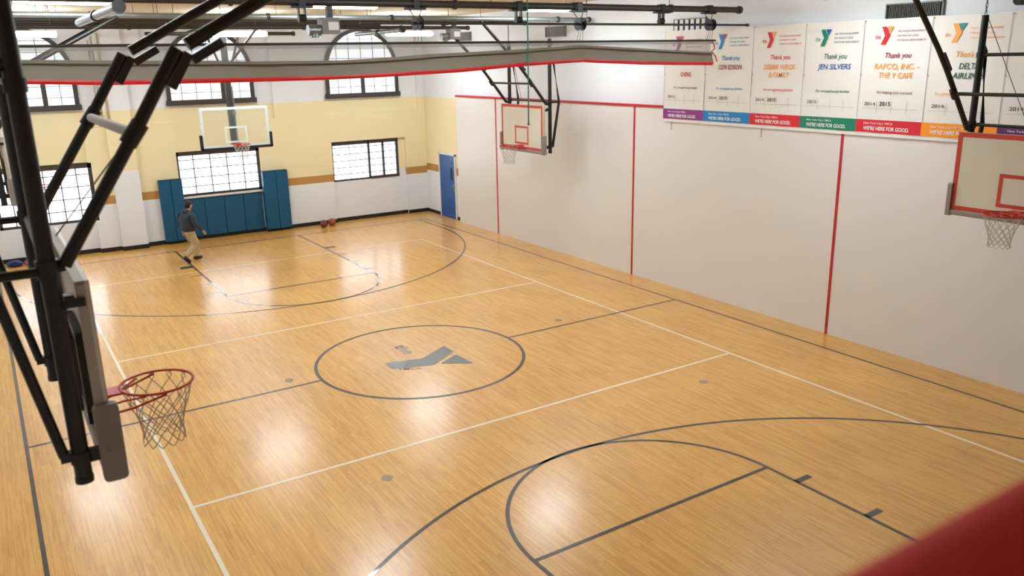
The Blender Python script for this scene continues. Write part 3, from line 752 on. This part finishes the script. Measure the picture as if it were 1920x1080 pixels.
for i in range(NX+1):
    X = X0+(X1-X0)*i/NX; zb_ = interp(X, xb, zb); zt_ = interp(X, xt, zt); h = zt_-zb_
    wv = .012*math.sin(X*3.1)+.008*math.sin(X*7.7)
    prof = [(.05+wv, zt_), (-.03+wv, zt_-.004), (-.05+wv, zt_-.05*h/.3), (-.13+wv, zt_-.15*h), (-.05+wv*.5, zt_-.17*h), (-.06-wv, zt_-.45*h),
            (-.09-wv, zb_+.055), (-.095-wv, zb_+.03), (-.07, zb_-.004), (.05, zb_), (.10, zb_+.06), (.08+wv, zb_+.5*h)]
    rows.append([(X, yc_+p, z) for p, z in prof])
b = MB(); n = len(rows[0]); vs = [v for r in rows for v in r]; fs = []; b.v = vs; 
for i in range(NX):
    for k in range(n):
        k2 = (k+1) % n; b.f.append((i*n+k, i*n+k2, (i+1)*n+k2, (i+1)*n+k)); b.m.append(1 if k in (6, 7, 8) else 0)
b.f.append(tuple(range(n))); b.m.append(0); b.f.append(tuple(range(NX*n+n-1, NX*n-1, -1))); b.m.append(0)
smooth_angle(b.build('folded_bundle', [m_curt, m_red], t), 35)
b = MB(); b.quad((X0, yc_, 5.375), (X1+.05, yc_, 5.375), (X1+.05, yc_, 5.43), (X0, yc_, 5.43)); b.build('top_band', m_band, t)
b = MB()
for i in range(NX):
    xa = X0+(X1-X0)*i/NX; xb_ = X0+(X1-X0)*(i+1)/NX
    ya, yb2 = yc_+.02*math.sin(xa*2.2), yc_+.02*math.sin(xb_*2.2)
    b.quad((xa, ya, interp(xa, xt, zt)-.02), (xb_, yb2, interp(xb_, xt, zt)-.02), (xb_, yc_, 5.375), (xa, yc_, 5.375))
b.build('mesh_panel', m_mesh, t)
b = MB(); b.tube([(X0, yc_, 5.438), (X1+.12, yc_, 5.438)], .018, 10); b.build('batten_pipe', m_dark, t)
b = MB(); b.tube([(X1+.02, yc_-.02, 5.43), (X1+.05, yc_-.04, 5.35), (X1+.08, yc_-.03, 5.29), (X1+.0, yc_-.03, 5.24), (X1+.04, yc_-.10, 5.15), (X1+.08, yc_-.10, 5.05)], .012, 6); b.build('red_edge_cord', m_red, t)

# green rope
b = MB(); b.tube([(1.622, -1.2, ZC), (1.619, -1.2, 5.75), (1.617, -1.203, 4.9), (1.611, -1.2, 4.14)], .011, 6); b.sphere((1.611, -1.2, 4.13), .022, 10, 6)
tag(b.build('pull_rope', m_rope, smooth=True), 'thin green rope hanging in front of the grey curtain', 'rope')

# ------------------------------------------------------------------ ceiling lamps
def lamp(x, y, z, label):
    t = thing('ceiling_light', (x, y, z), label, 'ceiling light', 'long fluorescent ceiling lights')
    b = MB(); b.box((x-.69, y-.05, z+.10), (x+.69, y+.05, z+.13)); b.build('housing', m_lampbody, t)
    b = MB(); P = [(-.13, .10), (-.175, .06), (-.165, .02), (-.10, -.005), (0, -.012), (.10, -.005), (.165, .02), (.175, .06), (.13, .10)]
    b.prism([(p, q) for p, q in P], lambda p, q, d: (x+d, y+p, z+q), -.69, .69); b.build('diffuser', m_lamp, t)
    b = MB()
    for d in (-.5, .5): b.tube([(x+d, y, z+.13), (x+d, y, ZC)], .005, 5)
    b.build('hanger_rod', m_cable, t)
names = {(-4.87, 9.95): 'glowing ceiling light in the far row, at the left before an arched window', (0.05, 9.95): 'glowing ceiling light in the far row, at the middle before an arched window',
 (4.95, 9.95): 'glowing ceiling light in the far row, right of the right arched window', (-4.6, 2.9): 'glowing ceiling light in the nearer row, at the top left corner',
 (.1, 2.9): 'glowing ceiling light in the nearer row, behind the winch motor', (4.85, 2.9): 'glowing ceiling light in the nearer row, right of the green rope',
 (-4.8, -4.1): 'ceiling light over the near half, above the left hoop', (0, -4.1): 'ceiling light over the near half, at the middle', (4.9, -4.1): 'ceiling light over the near half, beside the right wall'}
for (x, y), l in names.items(): lamp(x, y, 5.89 if y > 9 else (6.17 if y > 0 else 6.2), l)

# ------------------------------------------------------------------ wall vents
def vent(y0, y1, z0, z1, label, dark):
    t = thing('air_vent', (7.04, (y0+y1)/2, z0), label, 'vent', 'air vents high on the right wall')
    b = MB(); b.box((7.0, y0, z0), (7.048, y1, z0+.02)); b.box((7.0, y0, z1-.02), (7.048, y1, z1)); b.box((7.0, y0, z0), (7.048, y0+.02, z1)); b.box((7.0, y1-.02, z0), (7.048, y1, z1)); b.build('frame', m_vent, t)
    b = MB(); b.box((7.035, y0+.02, z0+.02), (7.048, y1-.02, z1-.02)); b.build('backing', m_vdark, t)
    b = MB(); n, hwd = {0: (26, .009), 1: (30, .004), 2: (6, .05)}[dark]
    for k in range(n): y = y0+.07+(y1-y0-.14)*k/(n-1); b.box((7.01, y-hwd, z0+.02), (7.034, y+hwd, z1-.02))
    b.build('louver', m_lampbody if dark == 2 else m_vent, t)
    if dark == 2: b = MB(); b.box((7.0, y0, (z0+z1)/2-.012), (7.012, y1, (z0+z1)/2+.012)); b.build('cross_bar', m_vent, t)
vent(9.98, 10.88, 5.74, 6.0, 'grey louvered vent on the right wall, farthest one', False)
vent(5.11, 6.0, 5.71, 5.97, 'grey louvered vent on the right wall beside the winch motor', False)
vent(.19, 1.14, 5.67, 5.93, 'dark slotted vent on the right wall behind the curtain shaft', 2)
vent(-4.92, -3.92, 5.66, 5.93, 'dark slotted vent on the right wall above the banners', True)

# ------------------------------------------------------------------ banners
cols = {'purple': (142, 42, 132), 'blue': (0, 130, 196), 'red': (214, 32, 46), 'green': (0, 128, 98), 'orange': (250, 152, 26), 'navy': (0, 92, 160), 'teal': (38, 142, 138), 'plum': (92, 30, 106), 'wine': (150, 34, 60), 'gold': (252, 164, 70), 'dkgreen': (0, 96, 84), 'grey': (60, 58, 58), 'lite': (150, 148, 146), 'violet': (150, 60, 130), 'white': (240, 240, 240)}
MC = {k: mat('print_'+k, v, .5) for k, v in cols.items()}
CK = list(MC)
def banner(y1, y0, band, c1, c2, ct, cn, names_, foot, years, label, the=True, off=(0, 0)):
    w = y1-y0; zb0, zt0 = 3.765+off[0], 5.70+off[1]; X = 6.885
    t = thing('thank_you_banner', (X, (y0+y1)/2, zb0), label, 'banner', 'thank you banners on the right wall')
    b = MB(); NX_, NZ_ = 10, 14; g = {}
    rnd = random.Random(int(abs(y1)*100))
    vs = []; 
    for i in range(NX_+1):
        for j in range(NZ_+1):
            yy = y1-w*i/NX_; zz = zb0+(zt0-zb0)*j/NZ_+(.012*math.sin(PI*i/NX_)*(-1) if j in (NZ_,) else 0)
            vs.append((X+.006*math.sin(i*1.3+j*.5+y1), yy, zz))
    fs = [(i*(NZ_+1)+j, (i+1)*(NZ_+1)+j, (i+1)*(NZ_+1)+j+1, i*(NZ_+1)+j+1) for i in range(NX_) for j in range(NZ_)]
    b.add(vs, fs); back = [(v[0]+.004, v[1], v[2]) for v in vs]; b.add(back, [f[::-1] for f in fs])
    b.build('cloth', m_cloth, t, smooth=True)
    F = lambda p, q, d=.012: (X-d, y1-p*w, zb0+q)
    b = MB(); b.quad(F(0, .065, .0085), F(1, .065, .0085), F(1, .28, .0085), F(0, .28, .0085)); b.build('colour_band', MC[band], t)
    S = lambda x, y: (X-.013, y1-x*w, zb0+y)
    G = lambda x, y: (X-.013, y1-x, zb0+y)
    H = 1.66; k = .215
    ex = .33*w; E = lambda r, u: (X-.0125, y1-(ex+r*k*.95), zb0+H+u*k)
    b = MB(); P = rounded([(-.30,-.67), (.12, -.67), (.47, .03), (.12, .66), (-.30, .66), (.02, .0)], .03, 2); b.add([E(*p) for p in P], [tuple(range(len(P)))], 0)
    P = rounded([(.46, .14), (.20, .66), (.78, .66)], .03, 2); b.add([E(*p) for p in P], [tuple(range(len(P)))], 1)
    if the: put_text(b, 'the', .325*w-.165, H-.055, .075, G, width=.10, mi=0)
    b.build('emblem', [MC[c1], MC[c2]], t)
    b = MB()
    for q, s_ in enumerate(('FOR YOUTH DEVELOPMENT', 'FOR HEALTHY LIVING', 'FOR SOCIAL RESPONSIBILITY')):
        b = MB(); put_text(b, s_, .52*w, H+.045-q*.07, .030, G, width=(.40, .31, .42)[q]*w); b.build('small_print', MC[ct], t)
    b = MB(); put_text(b, 'Thank you', .56*w, 1.30, .085, G, width=.47, align='C', bold=.008, shear=.25)
    b.build('thanks_lettering', MC[ct], t)
    for q, s_ in enumerate(names_):
        if s_: b = MB(); put_text(b, s_, .55*w, 1.12-q*.145, .088, G, width=min(.8*w, .062*len(s_)), align='C', bold=.012, shear=.15); b.build('name_lettering', MC[cn], t)
    b = MB(); put_text(b, foot, .55*w, .72, .045, G, width=min(.86*w, .027*len(foot)), align='C', bold=.004, shear=.25); b.build('message_lettering', MC[ct], t)
    b = MB()
    for q, (s_, bo) in enumerate(years): put_text(b, s_, (.11+.235*q)*w, .52, .055 if not bo else .065, G, width=.17*w, bold=.014 if bo else 0)
    b.build('year_lettering', MC['grey'], t)
    b = MB(); b.quad(S(.07, .468), S(.93, .468), S(.93, .472), S(.07, .472))
    for q in range(3): x = .305+q*.225; b.quad(S(x, .40), S(x+.004, .40), S(x+.004, .60), S(x, .60))
    b.build('year_grid', MC['lite'], t)
    b = MB(); put_text(b, "New York City's YMCA", .13*w, .205, .036, G, width=.45*w, bold=.004); put_text(b, "WE'RE HERE FOR GOOD.", .13*w, .105, .062, G, width=.70*w, bold=.022, shear=.12)
    b.build('slogan_lettering', MC['white'], t)
    b = MB(); b.quad(S(.004, .30), S(.010, .30), S(.010, 1.92), S(.004, 1.92)); b.build('seam', MC['lite'], t)
    b = MB()
    for q in (1.90, 1.02): b.sphere(S(.02, q), .008, 8, 6)
    b.build('pin', m_cable, t)
fam = 'For strengthening families'
ye = [1.25, .03, -1.23, -2.45, -3.64, -4.85, -6.06, -7.28]
Yr2 = [('2014', 0), ('2015', 1)]
banner(ye[0], ye[1], 'purple', 'violet', 'red', 'violet', 'red', ['', 'CHENG'], fam, [('2015', 0)], 'banner with a purple band, farthest from the camera, partly behind the curtain')
banner(ye[1], ye[2], 'blue', 'blue', 'violet', 'blue', 'wine', ['CON EDISON'], fam, Yr2, 'banner with a bright blue band and blue emblem')
banner(ye[2], ye[3], 'red', 'red', 'gold', 'red', 'gold', ['DEBBIE WEICK', '& FAMILY'], fam, Yr2, 'banner with a red band left of the green banded one')
banner(ye[3], ye[4], 'green', 'green', 'navy', 'dkgreen', 'navy', ['JEN SILVERS'], fam, [('2015', 0)], 'banner with a green band and green emblem')
banner(ye[4], ye[5], 'red', 'red', 'gold', 'wine', 'gold', ['RAFCO, INC. -', 'THE Y CAFE'], 'For helping kids succeed', Yr2, 'banner with a red band right of the green banded one')
banner(ye[5], ye[6], 'orange', 'gold', 'teal', 'gold', 'dkgreen', ['DELTA', 'AIRLINES'], 'For giving immigrants a new beginning', [('2014', 0)], 'banner with an orange band behind the right hoop masts')
banner(ye[6], ye[7], 'plum', 'plum', 'red', 'plum', 'wine', [], 'For helping kids succeed', [('2014', 0)], 'banner with a dark purple band cut by the right edge of the picture')
for i, (y, l) in enumerate(((1.0, 'short grey cord hanging below the purple banded banner'), (-1.54, 'short grey cord hanging below the red banded banner'))):
    b = MB(); b.tube([(6.90, y, 3.79), (6.90, y+.004, 3.68), (6.902, y, 3.58)], .006, 6); tag(b.build('hanging_cord', m_vent), l, 'cord', 'cords below the banners')

# ------------------------------------------------------------------ red padded gallery rail
t = thing('gallery_rail', (0, -12.42, 3.6), 'red padded handrail in the near right foreground', 'railing')
b = MB(); b.rbox((-7.0, -12.545, 4.46), (7.0, -12.30, 4.742), .08, 0, n=8); smooth_angle(b.build('pad', m_redpad, t), 60)
b = MB()
for k in range(8): b.box((-6.8+k*1.93, -12.47, 3.6), (-6.74+k*1.93, -12.41, 4.45))
b.box((-7, -12.5, 3.98), (7, -12.36, 4.03)); b.build('post', m_black, t)

# ------------------------------------------------------------------ basketballs and bags
def ball(x, y, m_, label, rz):
    r = .121; t = thing('basketball', (x, y, r), label, 'basketball', 'basketballs by the far wall')
    b = MB(); b.sphere((x, y, r+.0022), r, 32, 20); b.build('ball', m_, t, smooth=True)
    b = MB(); q = Matrix.Rotation(rz, 3, 'Z') @ Matrix.Rotation(.6, 3, 'X'); c = Vector((x, y, r+.0022))
    for kind in range(4):
        P = []
        for i in range(36):
            a = 2*PI*i/36
            if kind == 0: v = Vector((math.cos(a), math.sin(a), 0))
            elif kind == 1: v = Vector((0, math.cos(a), math.sin(a)))
            else:
                s = 1 if kind == 2 else -1; v = Vector((s*.62+.12*math.cos(2*a)*s, math.cos(a), math.sin(a))); v.normalize()
            P.append(c+(q @ v)*r*1.0)
        b.tube(P, .0028, 5, closed=True)
    b.build('seam', m_seam, t)
ball(2.93, 12.85, m_ball2, 'darker maroon basketball, the left one of the pair on the floor', .3)
ball(3.26, 12.99, m_ball1, 'brighter orange basketball, the right one of the pair on the floor', 1.4)
def bag(x, y, sx, sy, sz, m_, m2, label, seed):
    rnd = random.Random(seed); t = thing('sports_bag', (x, y, 0), label, 'bag', 'bags left by the far wall')
    b = MB(); b.sphere((0, 0, 0), 1, 20, 12); ph = [rnd.random()*6 for _ in range(4)]; vs = []
    for v in b.v:
        k = 1+.10*math.sin(3*v[0]+ph[0])+.09*math.sin(5*v[1]+ph[1])+.07*math.sin(7*v[2]+4*v[0]+ph[2])
        zz = max(-.8, v[2]*k); vs.append((x+v[0]*k*sx, y+v[1]*k*sy, .003+(zz+.8)*sz/1.8))
    b.v = vs; b.build('sack', m_, t, smooth=True)
    b = MB(); P = [(x-.6*sx, y-sy*.9, sz*.5), (x-.3*sx, y-sy*1.15, sz*.95), (x+.2*sx, y-sy*1.15, sz*1.0), (x+.6*sx, y-sy*.9, sz*.5)]; b.tube(P, .014, 6); b.build('strap', m2, t)
m_bagb = mat('blue_nylon', (28, 60, 130), .5, noise=.15, nscale=12); m_bagd = mat('navy_nylon', (20, 40, 92), .5, noise=.2, nscale=12); m_bagr = mat('red_nylon', (150, 50, 64), .5, noise=.2, nscale=10); m_bagw = mat('white_strap', (220, 220, 225), .6)
bag(-5.82, 12.96, .22, .16, .16, m_bagd, m_bagb, 'dark blue bag lying flat at the left end of the heap', 1)
bag(-5.45, 12.86, .15, .12, .16, m_bagr, m_bagw, 'dark red and white bag in the middle of the heap', 2)
bag(-5.32, 13.12, .20, .15, .27, m_bagb, m_bagw, 'taller bright blue bag leaning at the wall behind the red one', 3)

# ------------------------------------------------------------------ person
def skin_obj(name, joints, edges, m_, parent, sub=2, root=0):
    og = Vector(ORG[parent.name]); me = bpy.data.meshes.new(name)
    me.from_pydata([tuple(Vector(j[0])-og) for j in joints], edges, []); me.materials.append(m_)
    o = bpy.data.objects.new(name, me); C.objects.link(o); o.parent = parent; ORG[o.name] = tuple(og)
    if not me.skin_vertices: me.attributes  # layer made by the modifier below
    md = o.modifiers.new('skin', 'SKIN'); md.use_smooth_shade = True
    if not me.skin_vertices:
        import bmesh
        bm = bmesh.new(); bm.from_mesh(me); bm.verts.layers.skin.verify(); bm.to_mesh(me); bm.free()
    for i, j in enumerate(joints):
        sv = me.skin_vertices[0].data[i]; r = j[1]; sv.radius = r if isinstance(r, tuple) else (r, r); sv.use_root = (i == root)
    sb = o.modifiers.new('subdivision', 'SUBSURF'); sb.levels = sub; sb.render_levels = sub
    return o
px, py = -1.70, 10.55
pr = thing('person', (px, py, 0), 'person walking to the right in a dark grey hooded jacket and khaki trousers', 'person')
m_skin = mat('skin', (196, 146, 124), .55, noise=.05, nscale=20); m_jack = mat('dark_blue_grey_fleece', (52, 60, 72), .85, noise=.18, nscale=14, bump=.3)
m_khaki = mat('khaki_cotton', (190, 172, 138), .8, noise=.07, nscale=10, bump=.3); m_hair = mat('near_black_hair', (30, 20, 20), .6, noise=.3, nscale=40); m_shoe = mat('black_shoe_leather', (34, 27, 26), .45)
# frame: forward = F (mostly +x, slightly away), right side = towards the camera
Fd = Vector((.93, .37, 0)).normalized(); Rd = Vector((Fd.y, -Fd.x, 0))
def B(f, r, z): return tuple(Vector((px, py, 0))+Fd*f+Rd*r+Vector((0, 0, z)))
SC = .955
def S_(f, r, z): return B(f*SC, r*SC, z*SC)
hipR, hipL = S_(.0, .09, .90), S_(.0, -.09, .90)
kneeF, ankF, toeF = S_(.29, -.10, .48), S_(.20, -.10, .11), S_(.37, -.11, .05)       # forward (left) leg, planted
kneeB, ankB, toeB = S_(.10, .10, .47), S_(-.25, .11, .21), S_(-.13, .11, .045)       # trailing (right) leg, heel lifted
shR, shL = S_(.05, .20, 1.36), S_(.05, -.20, 1.36)
elR, wrR, haR = S_(.04, .31, 1.10), S_(.24, .32, .90), S_(.28, .32, .83)
elL, wrL, haL = S_(-.08, -.27, 1.12), S_(-.02, -.28, .88), S_(.0, -.28, .80)
J = [(S_(0, 0, .95), .095), (S_(.03, 0, 1.15), .10), (S_(.05, 0, 1.32), .09), (S_(.08, 0, 1.47), .055), (S_(.10, 0, 1.55), .07), (S_(.105, 0, 1.64), .088), (S_(.10, 0, 1.70), .06),
     (hipR, .06), (kneeB, .05), (ankB, .025), (toeB, .02), (hipL, .06), (kneeF, .05), (ankF, .025), (toeF, .02),
     (shR, .030), (elR, .036), (wrR, .025), (shL, .030), (elL, .036), (wrL, .025), (haR, .03), (haL, .03)]
Ed = [(0, 1), (1, 2), (2, 3), (3, 4), (4, 5), (5, 6), (0, 7), (7, 8), (8, 9), (9, 10), (0, 11), (11, 12), (12, 13), (13, 14), (2, 15), (15, 16), (16, 17), (2, 18), (18, 19), (19, 20), (17, 21), (20, 22)]
def fingers(h, wr, side):
    h = Vector(h); w_ = Vector(wr); d = (h-w_).normalized(); n0 = len(J); base = 21 if side > 0 else 22
    for k, (o_, L_) in enumerate(((-.024, .07), (-.008, .078), (.008, .074), (.022, .058))):
        a = h+Fd*o_+d*.03; c = a+d*L_*.5+Fd*.004; e = a+d*L_*.85+Rd*(-.02*side)
        i = len(J); J.extend([(tuple(a), .010), (tuple(c), .009), (tuple(e), .0075)]); Ed.extend([(base, i), (i, i+1), (i+1, i+2)])
    i = len(J); a = h+Fd*.03; J.extend([(tuple(a+d*.0), .011), (tuple(a+Fd*.015+d*.045), .009)]); Ed.extend([(base, i), (i, i+1)])
fingers(haR, wrR, 1); fingers(haL, wrL, -1)
skin_obj('body', J, Ed, m_skin, pr)
# face details and ears, hair as children
hc = Vector(S_(.105, 0, 1.615))
hd = Matrix.Rotation(-.15, 3, 'Z')
Hf = Fd; Hr = Rd
def Hh(f, r, z): return tuple(hc+Hf*f+Hr*r+Vector((0, 0, z)))
b = MB(); b.sphere((0, 0, 0), 1, 20, 14); b.v = [Hh(v[0]*.096+(.006 if v[2] < 0 else 0), v[1]*.080, v[2]*.118) for v in b.v]
b.sphere(Hh(.092, 0, -.012), .014, 8, 6); b.sphere(Hh(-.005, .073, -.01), .02, 8, 6, sc_=(1, .5, 1.4)); b.sphere(Hh(-.005, -.073, -.01), .02, 8, 6, sc_=(1, .5, 1.4))
b.build('head', m_skin, pr, smooth=True)
b = MB()
for q in (-1, 1): b.sphere(Hh(.079, q*.03, .012), .009, 8, 6)
b.box(Hh(.080, -.022, -.052), Hh(.088, .022, -.046)); b.build('face_feature', m_hair, pr)
b = MB(); b.sphere((0, 0, 0), 1, 24, 16)
b.v = [Hh(v[0]*.112-.018, v[1]*.096, v[2]*.118+.022) if v[2] > -.1 or v[0] < .1 else Hh(v[0]*.06-.02, v[1]*.06, v[2]*.06) for v in b.v]
b.build('hair', m_hair, pr, smooth=True)
JJ = [(S_(-.02, 0, .84), (.20, .20)), (S_(.0, 0, .98), (.225, .22)), (S_(.02, 0, 1.17), (.225, .22)), (S_(.045, 0, 1.34), (.19, .18)), (S_(.07, 0, 1.46), (.09, .085)),
      (shR, .10), (elR, .078), (wrR, .052), (shL, .10), (elL, .064), (wrL, .046)]
skin_obj('jacket', JJ, [(0, 1), (1, 2), (2, 3), (3, 4), (3, 5), (5, 6), (6, 7), (3, 8), (8, 9), (9, 10)], m_jack, pr)
b = MB(); b.sphere((0, 0, 0), 1, 16, 10); b.v = [S_(-.035+v[0]*.085, v[1]*.115, 1.45+v[2]*.075) for v in b.v]; b.build('hood', m_jack, pr, smooth=True)
TT = [(S_(0, 0, .97), (.15, .13)), (S_(0, 0, .86), (.165, .14)), (S_(.03, .085, .76), .115), (kneeB, .092), (S_(-.27, .11, .20), .08), (S_(.07, -.085, .76), .115), (kneeF, .092), (S_(.20, -.10, .10), .08)]
skin_obj('trousers', TT, [(0, 1), (1, 2), (2, 3), (3, 4), (1, 5), (5, 6), (6, 7)], m_khaki, pr)
def shoe(heel, toe, w_=.045):
    h = Vector(heel); t_ = Vector(toe); d = (t_-h); b = MB()
    b.tube([h-d*.18, h, h+d*.35, h+d*.75, t_+d*.15, t_+d*.32], [.028, .046, .05, .044, .04, .02], 12)
    return smooth_angle(b.build('shoe', m_shoe, pr), 60)
shoe(S_(.16, -.10, .055), S_(.35, -.11, .05)); shoe(S_(-.28, .11, .17), S_(-.16, .11, .05))
